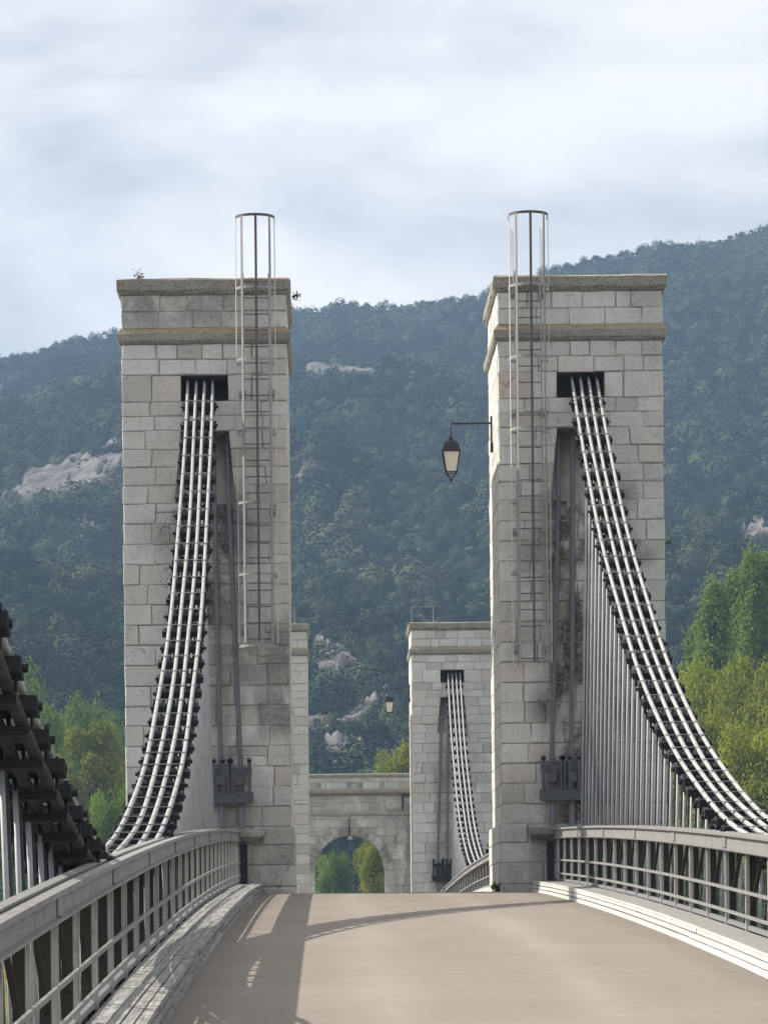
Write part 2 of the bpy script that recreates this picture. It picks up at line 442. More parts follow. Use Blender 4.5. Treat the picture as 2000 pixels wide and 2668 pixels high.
def grid(name, xs, ys, fz, mat, sm=True):
    X, Y = np.meshgrid(xs, ys); Z = fz(X, Y)
    V = np.stack([X, Y, Z], -1).reshape(-1, 3)
    nx = len(xs); ny = len(ys)
    i = np.arange(nx-1)[None, :] + nx*np.arange(ny-1)[:, None]
    F = np.stack([i, i+1, i+nx+1, i+nx], -1).reshape(-1, 4)
    o = bpy.data.objects.new(name, np_mesh(name, V, F, mat, None, sm)); COL.objects.link(o); return o
gx = np.concatenate([np.linspace(-3500, -200, 30), np.linspace(-190, 190, 96), np.linspace(200, 3500, 30)])
gy = np.concatenate([np.linspace(-400, 90, 12), np.linspace(96, 330, 79), np.linspace(360, 3600, 30)])
tag(grid('ground', gx, gy, groundz, M['grass']), kind='structure')
HZ = lambda x, y: hillz(x, y)-.8
tag(grid('hill', np.concatenate([np.linspace(-1300, -330, 50), np.linspace(-320, 420, 186), np.linspace(430, 1400, 50)]),
         np.concatenate([np.linspace(Y0, YR, 240), np.linspace(YR+12, 2600, 40)]), HZ, M['hill']), kind='structure')
mb = MB(); mb.box(-1200, 1200, -300, 116, -9.6, -8.9); tag(mb.build('river', M['water']), kind='structure')

# ------------------------------------------------------------------ leaf clouds
def leaf_quads(P, N, S, rng, aspect=.75):
    n = len(P)
    N = N/np.maximum(np.linalg.norm(N, axis=1, keepdims=True), 1e-6)
    ref = rng.normal(size=(n, 3))
    a = np.cross(N, ref); a /= np.maximum(np.linalg.norm(a, axis=1, keepdims=True), 1e-6)
    b = np.cross(N, a)
    a = a*S[:, None]*.5; b = b*S[:, None]*.5*aspect
    V = np.stack([P-a-b*.2, P-b, P+a+b*.2, P+b], 1).reshape(-1, 3)
    F = np.arange(4*n).reshape(n, 4)
    return V, F

def ray_hill(px, py):
    """where the line of sight to a spot of the hill meets it"""
    dx = (px-706)/7500; dz = (2000-py)/7500
    ys = np.linspace(Y0, YR+100, 3000)
    z = hillz(dx*ys, ys)
    hit = np.argmax(z > dz*ys)
    y = ys[hit]
    return dx*y, y, float(z[hit])

ROCKS = [  # spot on the slope, half width, half height, label
    (150,1026,128,19,'long pale rock ledge on the mountain left of the left tower'),
    (750,815,95,30,'grey scree patch high on the mountain between the towers'),
    (720,1540,84,58,'pinkish layered rock face just above the arch gateway'),
    (838,1515,62,26,'pale rock face on the hill right behind the small far lantern'),
    (845,1646,44,14,'low pale rock strip just above the lime tree behind the arch'),
    (1642,1163,30,13,'small pinkish rock scar at the right edge of the mountain'),
    (190,1130,36,11,'small rock streak low on the mountain beside the left tower'),
    (58,1133,22,5,'thin pale rock speck low on the mountain near the left frame edge'),
    (674,1023,20,5,'tiny pale rock spot mid slope between the towers'),
    (6,845,18,7,'tiny pale rock spot high on the left slope at the frame edge')]
rock_info = []
for (px, py, hw, hh, lab) in ROCKS:
    x, y, z = ray_hill(px, py)
    rock_info.append((x, y, z, hw*y/7500, max(9.0, hh*y/7500/.085), lab))
def rmask(q, x, y):
    rx, ry, rz, rw, L, lab = rock_info[q]
    dx = (x-rx)/rw; dy = (y-ry)/L
    return 1-dx*dx-dy*dy+2.5*(fbm(np.asarray(x)/max(2.2, rw*.2)+q*7.1, np.asarray(y)/max(5, L*.22)+3.3*q, 4)-.53)*2*.8

def make_forest():
    rng = np.random.default_rng(5)
    Ps = []; Ns = []; Ss = []; Ts = []
    y = Y0+6
    while y < YR+26:
        xl = -.125*y-16; xr = .16*y+16
        sp = 4.8 + 1.8*(y-Y0)/(YR-Y0)
        xs = np.arange(xl, xr, sp)
        for x in xs:
            tx = x+rng.uniform(-.45, .45)*sp; ty = y+rng.uniform(-.45, .45)*sp
            skip = False
            for q, (rx, ry, rz, rw, L, lab) in enumerate(rock_info):
                if abs(tx-rx) < rw*1.3 and -L*1.3-12 < ty-ry < L*1.3:
                    if float(rmask(q, tx, ty)) > .25 or float(rmask(q, tx, ty+9)) > .45: skip = rng.random() < .85; break
            if skip: continue
            tz = float(hillz(tx, ty))
            big = vnoise(tx/22+5, ty/34+3)
            r = (1.8+3.3*big**1.6*rng.uniform(.5, 1.5))*(1-.3*float(smooth(1350, 1540, ty)))
            n = int(np.clip(260000/ty, 130, 440))
            d = rng.normal(size=(n, 3)); d /= np.linalg.norm(d, axis=1, keepdims=True)
            d[:, 2] = np.abs(d[:, 2])*1.0 - .25*(rng.random(n) < .35)
            lob = 1+.15*np.sin(d[:, 0]*5+tx)*np.cos(d[:, 1]*5+ty)*1.0
            rad = r*lob*rng.uniform(.78, 1.06, n)
            hgt = r*rng.uniform(.8, 1.5)
            P = np.stack([tx+d[:, 0]*rad, ty+d[:, 1]*rad, tz+r*.35+d[:, 2]*rad/r*hgt], 1)
            Ps.append(P); Ns.append(d+rng.normal(size=(n, 3))*.12)
            Ss.append(rng.uniform(.55, 1.0, n)*r*(.34 if ty > 1000 else .27 if ty > 700 else .21))
            # understorey between the crowns
            m = 26; qx = tx+rng.uniform(-1, 1, m)*sp; qy = ty+rng.uniform(-1, 1, m)*sp
            Ps.append(np.stack([qx, qy, hillz(qx, qy)+rng.uniform(.2, 1.3, m)], 1)); Ns.append(rng.normal(size=(m, 3))*.5+np.array([0, -.3, .7]))
            Ss.append(rng.uniform(.9, 1.7, m)); Ts.append(np.clip(rng.uniform(.0, .3)+rng.normal(size=m)*.06, 0, 1))
            t0 = np.clip(.25+.5*vnoise(tx/60, ty/110+7)+rng.normal()*.30+.12*(r > 4)-.06, 0, 1)
            Ts.append(np.clip(t0+rng.normal(size=n)*.06, 0, 1))
        y += sp*1.15
    P = np.concatenate(Ps); N = np.concatenate(Ns); S = np.concatenate(Ss); T = np.concatenate(Ts)
    V, F = leaf_quads(P, N, S, rng, .9)
    o = bpy.data.objects.new('hillside_forest', np_mesh('hillside_forest', V, F, M['forest'], np.repeat(T, 4))); COL.objects.link(o)
    tag(o, 'dark blue green scrub forest covering the mountain behind the towers', 'forest', None, 'stuff')
make_forest()

for q, (rx, ry, rz, rw, L, lab) in enumerate(rock_info):
    nx = 70; ny = 46
    X, Y = np.meshgrid(np.linspace(rx-rw*1.35, rx+rw*1.35, nx), np.linspace(ry-L*1.35, ry+L*1.35, ny))
    mk = rmask(q, X, Y)
    st = fbm(X/3.2+q, Y/5.0, 4); led = fbm(X/9+q*3, Y/14, 3)
    bump = np.clip(mk, -.6, .5)*2.0+(st-.5)*2.4+np.floor(led*12)/12*4.0-1.6
    Z = hillz(X, Y)+np.where(mk > -.1, bump, -4)
    V = np.stack([X, Y, Z], -1).reshape(-1, 3)
    ii = np.arange(nx-1)[None, :]+nx*np.arange(ny-1)[:, None]
    F = np.stack([ii, ii+1, ii+nx+1, ii+nx], -1).reshape(-1, 4)
    o = bpy.data.objects.new('rock_outcrop', np_mesh('rock_outcrop', V, F, M['rock'])); COL.objects.link(o)
    tag(o, lab, 'rock', 'bare rock patches on the mountain')

# ------------------------------------------------------------------ masonry
def block(mb, o, uax, nax, u0, u1, v0, v1, depth, tone, grime, rng, ub0=None, ub1=None):
    """one dressed block on a face: o origin, uax along, nax outwards; v is z. ub0/ub1: ends at the bottom edge"""
    g = rng.uniform(.004, .011); c = rng.uniform(.008, .016); flat = .25 if abs(nax[0]) > .5 else 1.0; pr = rng.uniform(-.014, .012)*flat
    if ub0 is None: ub0 = u0
    if ub1 is None: ub1 = u1
    def pt(u, v, d):
        return (o[0]+uax[0]*u+nax[0]*d, o[1]+uax[1]*u+nax[1]*d, v)
    j = lambda: rng.uniform(-.011, .011)*(.5 if flat < 1 else 1)
    B = [(ub0+g, v0+g), (ub1-g, v0+g), (u1-g, v1-g), (u0+g, v1-g)]
    mid_ = [(B[0][0]+j(), B[0][1]+j()), (B[1][0]+j(), B[1][1]+j()), (B[2][0]+j(), B[2][1]+j()), (B[3][0]+j(), B[3][1]+j())]
    cu = (ub0+ub1+u0+u1)/4; cv = (v0+v1)/2
    ins = [(a+(c if a < cu else -c), b+(c if b < cv else -c)) for a, b in mid_]
    vs = [pt(u, v, -depth) for u, v in B]+[pt(u, v, pr-c*.8*flat) for u, v in mid_]+[pt(u, v, pr+j()*.5) for u, v in ins]
    fs = [(0,1,5,4),(1,2,6,5),(2,3,7,6),(3,0,4,7),(4,5,9,8),(5,6,10,9),(6,7,11,10),(7,4,8,11),(8,9,10,11)]
    if callable(grime):
        mb.add(vs, fs, 0, tone, 0.0)
        q = list(B)+list(mid_)+list(ins)
        mb.grime[-len(vs):] = [grime(u, v) for u, v in q]
    else:
        mb.add(vs, fs, 0, tone, grime)

def rtone(rng):
    q = rng.random()
    if q < .06: return rng.uniform(.88, .96)
    if q < .16: return rng.uniform(.2, .38)
    return rng.uniform(.38, .86)

def course_blocks(mb, o, uax, nax, ua, ub, v0, v1, rng, openings=(), grimef=None, depth=.22, lo=.30, hi=.76):
    segs = [(ua, ub, ua, ub)]     # top ends, bottom ends
    for (c, wt, wb, ob, ot) in openings:      # centre, half width at top / bottom, z range
        if v0 >= ob-.01 and v1 <= ot+.01:
            f = lambda z: wb+(wt-wb)*(z-ob)/(ot-ob)
            ht, hb = f(v1), f(v0); ns = []
            for (a, b, a2, b2) in segs:
                ns.append((a, c-ht, a2, c-hb)); ns.append((c+ht, b, c+hb, b2))
            segs = ns
    for (a, b, a2, b2) in segs:
        L = b-a
        if L < .05: continue
        n = max(1, int(round(L/rng.uniform(lo+.14, hi-.22))))
        ws = [rng.uniform(lo, hi) for _ in range(n)]; s = sum(ws)
        u = a; x = a2
        for i, w in enumerate(ws):
            u1 = b if i == n-1 else u+w/s*L
            x1 = b2 if i == n-1 else x+w/s*(b2-a2)
            gr = grimef if grimef else 0
            if L > 1.2 and v1-v0 > .3 and rng.random() < .05:
                vm_ = v0+(v1-v0)*rng.uniform(.4, .6)
                block(mb, o, uax, nax, u, u1, v0, vm_, depth, rtone(rng), gr, rng, x, x1)
                block(mb, o, uax, nax, u, u1, vm_, v1, depth, rtone(rng), gr, rng, x, x1)
            else:
                block(mb, o, uax, nax, u, u1, v0, v1, depth, rtone(rng), gr, rng, x, x1)
            u = u1; x = x1

def ring(x0, x1, y0, y1, prof, mats_idx, rng, seg=.45, jit=.006):
    mb = MB()
    def loop(off, z):
        a0, a1, b0, b1 = x0-off, x1+off, y0-off, y1+off
        pts = []
        nx = max(1, int((x1-x0)/seg)); ny = max(1, int((y1-y0)/seg))
        for i in range(nx): pts.append((a0+(a1-a0)*i/nx, b0))
        for i in range(ny): pts.append((a1, b0+(b1-b0)*i/ny))
        for i in range(nx): pts.append((a1-(a1-a0)*i/nx, b1))
        for i in range(ny): pts.append((a0, b1-(b1-b0)*i/ny))
        return [(p[0]+rng.uniform(-jit, jit), p[1]+rng.uniform(-jit, jit), z+rng.uniform(-jit, jit)) for p in pts]
    vs = []; n = 0
    for off, z in prof:
        L = loop(off, z); n = len(L); vs += L
    mb.add(vs, [])
    for i in range(len(prof)-1):
        for k2 in range(n):
            mb.f.append((i*n+k2, i*n+(k2+1) % n, (i+1)*n+(k2+1) % n, (i+1)*n+k2)); mb.mi.append(mats_idx[i])
    mb.f.append(tuple(range(n))[::-1]); mb.mi.append(mats_idx[0])
    mb.f.append(tuple((len(prof)-1)*n+k2 for k2 in range(n))); mb.mi.append(mats_idx[-1])
    return mb

ZC = [1.72+(7.32-1.72)/16*i for i in range(17)] + [7.635, 7.95, 8.265, 8.58, 8.835, 9.09, 9.54, 9.81, 10.08]
def tower(side, y0, dz, near, label, topmat, seed):
    rng = random.Random(seed)
    tc_ = XC+side*3.25
    x0, x1 = tc_-1.43, tc_+1.43; y1 = y0+TD
    zb = deckz(y0)
    T = empty('bridge_tower', (tc_, y0+TD/2, zb), label, 'bridge tower', 'stone towers of the bridge')
    mb = MB(); rec = .022
    f = lambda z: z+dz
    ops = [(0, .41, .53, f(7.32), f(8.58)), (0, .41, .41, f(9.09), f(9.54))]
    cz0 = zb-.6
    # core with the two openings
    a0, a1 = x0+rec, x1-rec; b0, b1 = y0+rec, y0+1.25
    mb.box(a0, a1, b1, y1-rec, cz0, f(11.0), 0, .08)
    mb.box(a0, a1, b0, b1, cz0, f(7.32), 0, .08)
    mb.box(a0, a1, b0, b1, f(8.58), f(9.09), 0, .12); mb.box(a0, a1, b0, b1, f(9.54), f(11.0), 0, .08)
    mb.box(a0, tc_-.41, b0, b1, f(9.09), f(9.54), 0, .05); mb.box(tc_+.41, a1, b0, b1, f(9.09), f(9.54), 0, .05)
    for s, e_ in ((-1, a0), (1, a1)):
        it, ib = tc_+s*.41, tc_+s*.53
        p = [(min(e_, ib), b0, f(7.32)), (max(e_, ib), b0, f(7.32)), (max(e_, ib), b1, f(7.32)), (min(e_, ib), b1, f(7.32)),
             (min(e_, it), b0, f(8.58)), (max(e_, it), b0, f(8.58)), (max(e_, it), b1, f(8.58)), (min(e_, it), b1, f(8.58))]
        mb.hexa(p, 0, .1)
    # sloping cheek inside the tall slot
    p = [(tc_-.55, b0+.08, f(7.3)), (tc_+.55, b0+.08, f(7.3)), (tc_+.55, b1, f(7.3)), (tc_-.55, b1, f(7.3)),
         (tc_-.42, b0+.75, f(8.6)), (tc_+.42, b0+.75, f(8.6)), (tc_+.42, b1, f(8.6)), (tc_-.42, b1, f(8.6))]
    mb.hexa(p, 0, .22, .35)
    def grimef(u, v):
        z = v-dz
        ss = lambda lo, hi, t: max(0.0, min(1.0, (t-lo)/(hi-lo)))**1.0
        uu = -side*u        # towards the roadway = positive
        wob = .16*math.sin(z*2.3+seed)+.10*math.sin(z*5.1+2*seed)
        band = 1-ss(.42, .95, abs(u-.05*side)+wob)
        g = band*(1-ss(7.3, 7.9, z))*(1.0 if (side > 0 or z > 5.2) else .5)
        if side < 0: g *= 1-.5*ss(0, .5, -u)
        if side > 0: g = max(g, .14*ss(.5, .9, u))
        if side < 0 and near: g = max(g, .6*ss(.55, .9, uu+wob)*ss(2.9, 3.5, z)*(1-ss(5.0, 5.6, z)))
        if side < 0: g = max(g, .5*ss(10.2, 10.45, z)*(1-ss(.3, .9, uu)))
        if near: g = max(g, .35*ss(.4, .8, uu)*(1-ss(2.2, 3.0, z)))
        return min(1, g*(1.15 if near else .55))
    zs = [f(z) for z in ZC]
    cz = [z for z in (f(10.35), f(10.64), f(10.93))]
    low = [cz0]
    while low[-1] < zs[0]-.1: low.append(min(low[-1]+.42, zs[0]))
    courses = [(low[i], low[i+1]) for i in range(len(low)-1)] if False else []
    courses += [(zs[i], zs[i+1]) for i in range(len(zs)-1)] + [(cz[0], cz[1]), (cz[1], cz[2])]
    for ci, (v0, v1) in enumerate(courses):
        d = .24 if ci % 2 else .46
        course_blocks(mb, (tc_, y0), (1,0), (0,-1), -1.43, 1.43, v0, v1, rng, ops, grimef, .2)
        course_blocks(mb, (tc_, y1), (-1,0), (0,1), -1.43, 1.43, v0, v1, rng, (), None, .2)
        for sx_, nx_ in ((x0, -1), (x1, 1)):
            course_blocks(mb, (sx_, y0+TD/2), (0,1), (nx_,0), -TD/2+.205, TD/2-.205, v0, v1, rng, (), None, .18)
    mb.build('shaft', M['stone'], T, attrs=True)
    # lower, slightly wider plinth
    mb = MB(); pw = .06
    mb.box(x0-pw+rec, x1+pw-rec, y0-pw+rec, y1+pw-rec, -10.5, f(1.66), 0, .08)
    zl = [zb-2.6, zb-2.1, zb-1.6, zb-1.1, zb-.6, zb-.12, zb+.12, zb+.50, zb+.84, f(1.72)]
    for i in range(len(zl)-1):
        gf = lambda u, v: .1+.35*max(0, min(1, (-side*u+.1)/.5))
        course_blocks(mb, (tc_, y0-pw), (1,0), (0,-1), -1.43-pw, 1.43+pw, zl[i], zl[i+1], rng, (), gf, .2, .5, 1.1)
        course_blocks(mb, (tc_, y1+pw), (-1,0), (0,1), -1.43-pw, 1.43+pw, zl[i], zl[i+1], rng, (), None, .2, .5, 1.1)
        for sx_, nx_ in ((x0-pw, -1), (x1+pw, 1)):
            course_blocks(mb, (sx_, y0+TD/2), (0,1), (nx_,0), -TD/2-pw+.205, TD/2+pw-.205, zl[i], zl[i+1], rng, (), None, .18, .5, 1.1)
    mb.build('plinth', M['stone'], T, attrs=True)
    r_ = ring(x0, x1, y0, y1, [(.0, f(10.075)), (.03, f(10.09)), (.065, f(10.14)), (.07, f(10.26)), (.055, f(10.275)), (.012, f(10.353))], [0,0,0,0,1,1], rng)
    r_.build('string_course', [M['band'], M['ochre']], T)
    r_ = ring(x0, x1, y0, y1, [(.0, f(10.925)), (.03, f(10.95)), (.055, f(10.99)), (.07, f(11.01)), (.07, f(11.18)), (.055, f(11.205)), (-.5, f(11.235))], [0,0,0,0,1,1,1], rng, .3, .009)
    r_.build('coping', [M['coping'], topmat], T)
    return T

tower(-1, YN, 0, True, 'left near stone tower with red topped coping and rough weathered upper courses', M['coping_top'], 1)
tower(1, YN, 0, True, 'right near stone tower with sunlit inner face and wall lantern', M['coping_top_pale'], 2)
DZF = deckz(YF)-deckz(YN)
tower(-1, YF, DZF, False, 'far stone tower mostly hidden behind the near left tower', M['coping_top_pale'], 3)
tower(1, YF, DZF, False, 'far stone tower to the right of the arch gateway', M['coping_top_pale'], 4)

# ------------------------------------------------------------------ stone arch gateway
def gateway():
    rng = random.Random(21)
    zb = deckz(YA)
    G = empty('arch_gateway', (XC, YA, zb), 'low stone gateway wall with a round arch closing the road between the far towers', 'gateway')
    hw = 1.81; zs_ = 2.87; W_ = 5.2; rec = .03; dpt = 1.6
    ztop = 7.0
    mb = MB(); nS = 26
    def arch(u, r=hw): return zs_+math.sqrt(max(0, r*r-u*u))
    for i in range(nS):
        u0 = -hw+2*hw*i/nS; u1 = -hw+2*hw*(i+1)/nS
        za, zb2 = arch(u0), arch(u1)
        y0, y1 = YA+rec, YA+dpt-rec
        mb.hexa([(XC+u0,y0,za),(XC+u1,y0,zb2),(XC+u1,y1,zb2),(XC+u0,y1,za),(XC+u0,y0,ztop),(XC+u1,y0,ztop),(XC+u1,y1,ztop),(XC+u0,y1,ztop)], 0, .1)
    for s in (-1, 1):
        a, b = sorted((XC+s*hw, XC+s*W_))
        mb.box(a, b, YA+rec, YA+dpt-rec, -4, ztop, 0, .1)
    ring_t = .42; z = zb-.6
    gf = lambda u, v: (.6 if (abs(u) > 1.9 and u > 0) else .35)
    while z < 6.7-.05:
        z1 = min(z+.43, 6.72)
        zm = (z+z1)/2
        if zm < zs_: half = hw
        else:
            half = math.sqrt(max(0, (hw+ring_t)**2-(min(z, z1)-zs_)**2)) if z-zs_ < hw+ring_t else 0
        for o, ua, na in (((XC, YA), (1,0), (0,-1)), ((XC, YA+dpt), (-1,0), (0,1))):
            if half > .02:
                course_blocks(mb, o, ua, na, -W_, -half, z, z1, rng, (), gf, .25, .5, 1.2)
                course_blocks(mb, o, ua, na, half, W_, z, z1, rng, (), gf, .25, .5, 1.2)
            else:
                course_blocks(mb, o, ua, na, -W_, W_, z, z1, rng, (), gf, .25, .5, 1.2)
        z = z1
    mb.build('wall', M['stone'], G, attrs=True)
    n = 17
    for y0, sgn in ((YA, -1), (YA+dpt, 1)):
        mb = MB()
        for i in range(n):
            a0 = math.pi*i/n+.008; a1 = math.pi*(i+1)/n-.008
            r0 = hw-.012; r1 = hw+ring_t*rng.uniform(.86, 1.06)
            yf = y0+sgn*rng.uniform(.03, .05); yb = y0-sgn*.3
            q = lambda a, r, y: (XC+math.cos(a)*r, y, zs_+math.sin(a)*r)
            mb.hexa([q(a0,r0,yf),q(a0,r1,yf),q(a0,r1,yb),q(a0,r0,yb),q(a1,r0,yf),q(a1,r1,yf),q(a1,r1,yb),q(a1,r0,yb)], 0, rng.uniform(.4, .7), rng.uniform(.5, .8))
        mb.build('voussoir_ring', M['stone'], G, attrs=True)
    r_ = ring(XC-W_, XC+W_, YA, YA+dpt, [(.0, 6.70), (.06, 6.76), (.26, 6.86), (.28, 7.0), (.1, 7.09)], [0,0,0,1,1], rng, .8)
    r_.build('cornice', [M['band'], M['ochre']], G)
    r_ = ring(XC-W_, XC+W_, YA, YA+dpt, [(.0, 5.68), (.05, 5.70), (.06, 5.80), (.0, 5.86)], [0,0,0], rng, .8)
    r_.build('string_course', [M['band']], G)
    mb = MB(); u = -W_
    mb.box(XC-W_+.03, XC+W_-.03, YA+.03, YA+.47, 7.05, 7.7, 0, .15)
    while u < W_:
        w = rng.choice((.22, .3, .45, .6, .8)); u1 = min(u+w, W_)
        block(mb, (XC, YA), (1,0), (0,-1), u, u1, 7.08, 7.42, .2, rtone(rng), rng.choice((0, .2, .3, .7)), rng); u = u1
    course_blocks(mb, (XC, YA), (1,0), (0,-1), -W_, W_, 7.42, 7.68, rng, (), lambda u, v: .3, .2, .8, 1.6)
    mb.build('parapet', M['stone'], G, attrs=True)
    r_ = ring(XC-W_, XC+W_, YA, YA+.5, [(.0, 7.67), (.05, 7.70), (.05, 7.83), (0, 7.87)], [0,0,0], rng, .8)
    r_.build('parapet_coping', [M['coping']], G)
    # small bracketed conduit on the right of the wall
    B = empty('conduit_bracket', (4.0, YA-.1, 5.6), 'black bent bracket with grey conduit high on the gateway wall', 'bracket')
    mb = MB(); mb.tube([(3.98, YA-.02, 5.95), (3.98, YA-.14, 6.9), (4.1, YA-.14, 7.05-.35), (4.9, YA-.14, 6.7)], .045, 6)
    mb.build('hook', M['black'], B)
    mb = MB(); mb.tube([(4.3, YA-.08, 6.35), (4.3, YA-.08, 3.2)], .05, 8); mb.build('pipe', M['steel'], B)
    # lamp hanging on the keystone
    L = empty('keystone_lamp', (XC, YA-.15, 4.8), 'small white lamp on a black post at the crown of the arch', 'lamp')
    mb = MB(); mb.bar((XC-.02, YA-.08, 5.55), (XC-.02, YA-.08, 4.6), .07, .06); mb.build('post', M['black'], L)
    mb = MB(); mb.tube([(XC+.02, YA-.12, 4.62), (XC+.02, YA-.14, 4.55), (XC+.02, YA-.14, 4.46), (XC+.02, YA-.14, 4.40)], [.05, .14, .15, .06], 10); mb.build('shade', M['cable'], L, True)
gateway()

# ------------------------------------------------------------------ deck, road, kerbs
ys_all = list(np.linspace(-6, 121.8, 108)) + list(np.linspace(123, 300, 40))
def sheet(name, x0, x1, ys, dz, mat):
    m_ = MB(); vs = []; fs = []
    for y in ys: vs += [(x0, y, deckz(y)+dz), (x1, y, deckz(y)+dz)]
    for i in range(len(ys)-1): fs.append((2*i, 2*i+1, 2*i+3, 2*i+2))
    m_.add(vs, fs); return m_.build(name, mat, None, True)
tag(sheet('road', XC-2.33, XC+2.33, ys_all, 0, M['road']), kind='structure')
ys_d = list(np.linspace(-6, 121.8, 108))+[123+1.5*i for i in range(37)]
mb = MB(); mb.strip(ys_d, [(XC-2.75,-.02),(XC-2.75,-.22),(XC+2.75,-.22),(XC+2.75,-.02)])
i = 0
HS = SPAN/72
while i*HS < 121:
    y = i*HS
    if not (YN-.2 < y < YN+TD+.2):
        mb.box(XC-3.35, XC+3.35, y-.06, y+.06, deckz(y)-.55, deckz(y)-.24)
    i += 1
tag(mb.build('bridge_deck', M['steel']), kind='structure')

def kerb(side, ya, yb, label, pale, seed):
    rng = random.Random(seed)
    K = empty('kerb', (XC+side*2.5, (ya+yb)/2, deckz((ya+yb)/2)), label, 'kerb', 'timber kerbs along the bridge road')
    X = lambda o: XC+side*o
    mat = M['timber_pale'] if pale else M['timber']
    L = 6.6
    def boards(name, lanes, seglen, mat=mat):
        m_ = MB()
        for (a, b, z0, z1) in lanes:
            y = ya-rng.uniform(0, seglen*.6)
            while y < yb:
                y1 = min(y+seglen*rng.uniform(.8, 1.2), yb); s0 = max(y, ya)
                if y1-s0 > .3:
                    kq = .25 if pale else .6; ph = rng.uniform(-.008, .01)*kq; px = rng.uniform(-.012, .012)*kq
                    ys = np.linspace(s0+.006, y1-.006, max(3, int((y1-s0)/1.2)+1))
                    tn = rng.random()
                    amp = rng.uniform(.002, .006)*kq; fr = rng.uniform(.5, 1.1); p0 = rng.uniform(0, 6)
                    vs = []; fs = []
                    for yy in ys:
                        z = deckz(yy)+amp*math.sin(yy*fr+p0)+ph; dx = px+amp*math.cos(yy*fr*.8+p0)
                        vs += [(X(a+dx), yy, z+z0), (X(b+dx), yy, z+z0), (X(b+dx), yy, z+z1), (X(a+dx), yy, z+z1)]
                    for q in range(len(ys)-1):
                        for k2 in range(4):
                            fs.append((q*4+k2, q*4+(k2+1) % 4, q*4+4+(k2+1) % 4, q*4+4+k2))
                    fs += [(3,2,1,0), tuple(len(ys)*4-4+k2 for k2 in range(4))]
                    m_.add(vs, fs, 0, tn)
                y = y1
        m_.build(name, mat, K, attrs=True)
    boards('face_board', [(2.31, 2.36, -.005, .046), (2.322, 2.37, .062, .106), (2.335, 2.38, .122, .164)], L)
    if pale:
        boards('top_board', [(2.36, 2.70, .150, .178)], L*3, M['kerb_top'])
        boards('edge_board', [(2.33, 2.355, .168, .183)], L)
    else:
        boards('top_board', [(2.335+.078*q, 2.335+.078*q+.07, .150, .176) for q in range(5)], L*1.2)
    m_ = MB(); ys = list(np.linspace(ya, yb, 40)); m_.strip(ys, sorted_prof(X(2.39), X(2.73), -.02, .147)); m_.build('bearer', M['steel_dark'], K)
def sorted_prof(xa, xb, z0, z1):
    return [(xa, z0), (xb, z0), (xb, z1), (xa, z1)]
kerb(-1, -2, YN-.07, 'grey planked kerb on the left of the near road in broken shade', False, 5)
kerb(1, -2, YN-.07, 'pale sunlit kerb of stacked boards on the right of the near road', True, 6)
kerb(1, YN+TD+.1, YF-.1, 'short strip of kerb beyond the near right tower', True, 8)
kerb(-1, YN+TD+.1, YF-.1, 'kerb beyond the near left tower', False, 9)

# ------------------------------------------------------------------ railings (stiffening trusses)
def railing(side, ya, yb, label):
    G = empty('bridge_railing', (XC+side*2.85, (ya+yb)/2, deckz((ya+yb)/2)), label, 'railing', 'steel railings of the bridge')
    X = lambda o: XC+side*o
    ys = list(np.linspace(ya, yb, int((yb-ya)/1.2)))
    def prof(a, b, z0, z1): return sorted_prof(X(a), X(b), z0, z1)
    m_ = MB()
    m_.strip(ys, prof(2.705, 2.72, .926, 1.064))                     # inner web
    m_.strip(ys, prof(2.67, 2.745, 1.066, 1.082))                   # inner lip
    m_.strip(ys, prof(2.67, 2.702, 1.050, 1.0655))
    m_.strip(ys, prof(2.665, 2.76, .912, .925))                      # lower flange
    m_.strip(ys, prof(2.685, 2.703, .899, .911))
    m_.strip(ys, prof(2.835, 2.85, .90, 1.064))
    m_.strip(ys, prof(2.80, 2.875, 1.066, 1.082))
    m_.strip(ys, prof(2.747, 2.798, 1.052, 1.060))                  # channel floor
    # splice plates, rivet heads
    y = ya+2.2
    while y < yb-1:
        z = deckz(y)
        m_.box(*sorted((X(2.692), X(2.704))), y-.14, y+.14, z+.935, z+1.045)
        y += HS*6
    m_.build('top_chord', M['steel_light'], G)
    m_ = MB(); m_.strip(ys, prof(2.735, 2.78, .181, .22)); m_.strip(ys, prof(2.80, 2.85, .02, .2)); m_.build('bottom_chord', M['steel'], G)
    for h in (.54, .315):
        m_ = MB(); m_.strip(ys, prof(2.69, 2.712, h-.015, h+.015)); m_.build('handrail', M['steel_light'], G)
    n = int((yb-ya)/(HS*2)); rng = random.Random(int(ya)+side)
    for i in range(n):
        y = yb-.6-i*HS*2
        z = deckz(y)
        m_ = MB()
        m_.bar((X(2.742), y, z+.16), (X(2.742), y, z+.911), .028, .012, (0,1,0)); m_.bar((X(2.722), y+.03, z+.16), (X(2.722), y+.03, z+.911), .008, .04, (0,1,0))
        m_.build('post', M['post'], G)
        m_ = MB(); m_.bar((X(2.822), y+HS, z+.05), (X(2.822), y+HS, z+.9+.1), .03, .03, (0,1,0)); m_.build('outer_post', M['rust'], G)
        m_ = MB(); m_.bar((X(2.812), y+HS*.3, z+.05), (X(2.812), y+HS*.3, z+.98), .065, .02, (0,1,0)); m_.build('outer_post', M['rust'], G)
        m_ = MB(); m_.bar((X(2.80), y+HS*.95, z+.08), (X(2.80), y-HS*.9, z+.92), .012, .035, (1,0,0)); m_.build('brace', M['rust'], G)
railing(-1, -3, YN-.08, 'long grey railing filling the lower left corner beside the planked kerb')
railing(1, -3, YN-.08, 'pale grey railing running from the right tower to the right frame edge')
railing(1, YN+TD+.1, YF-.1, 'short far railing curving down beyond the near right tower')
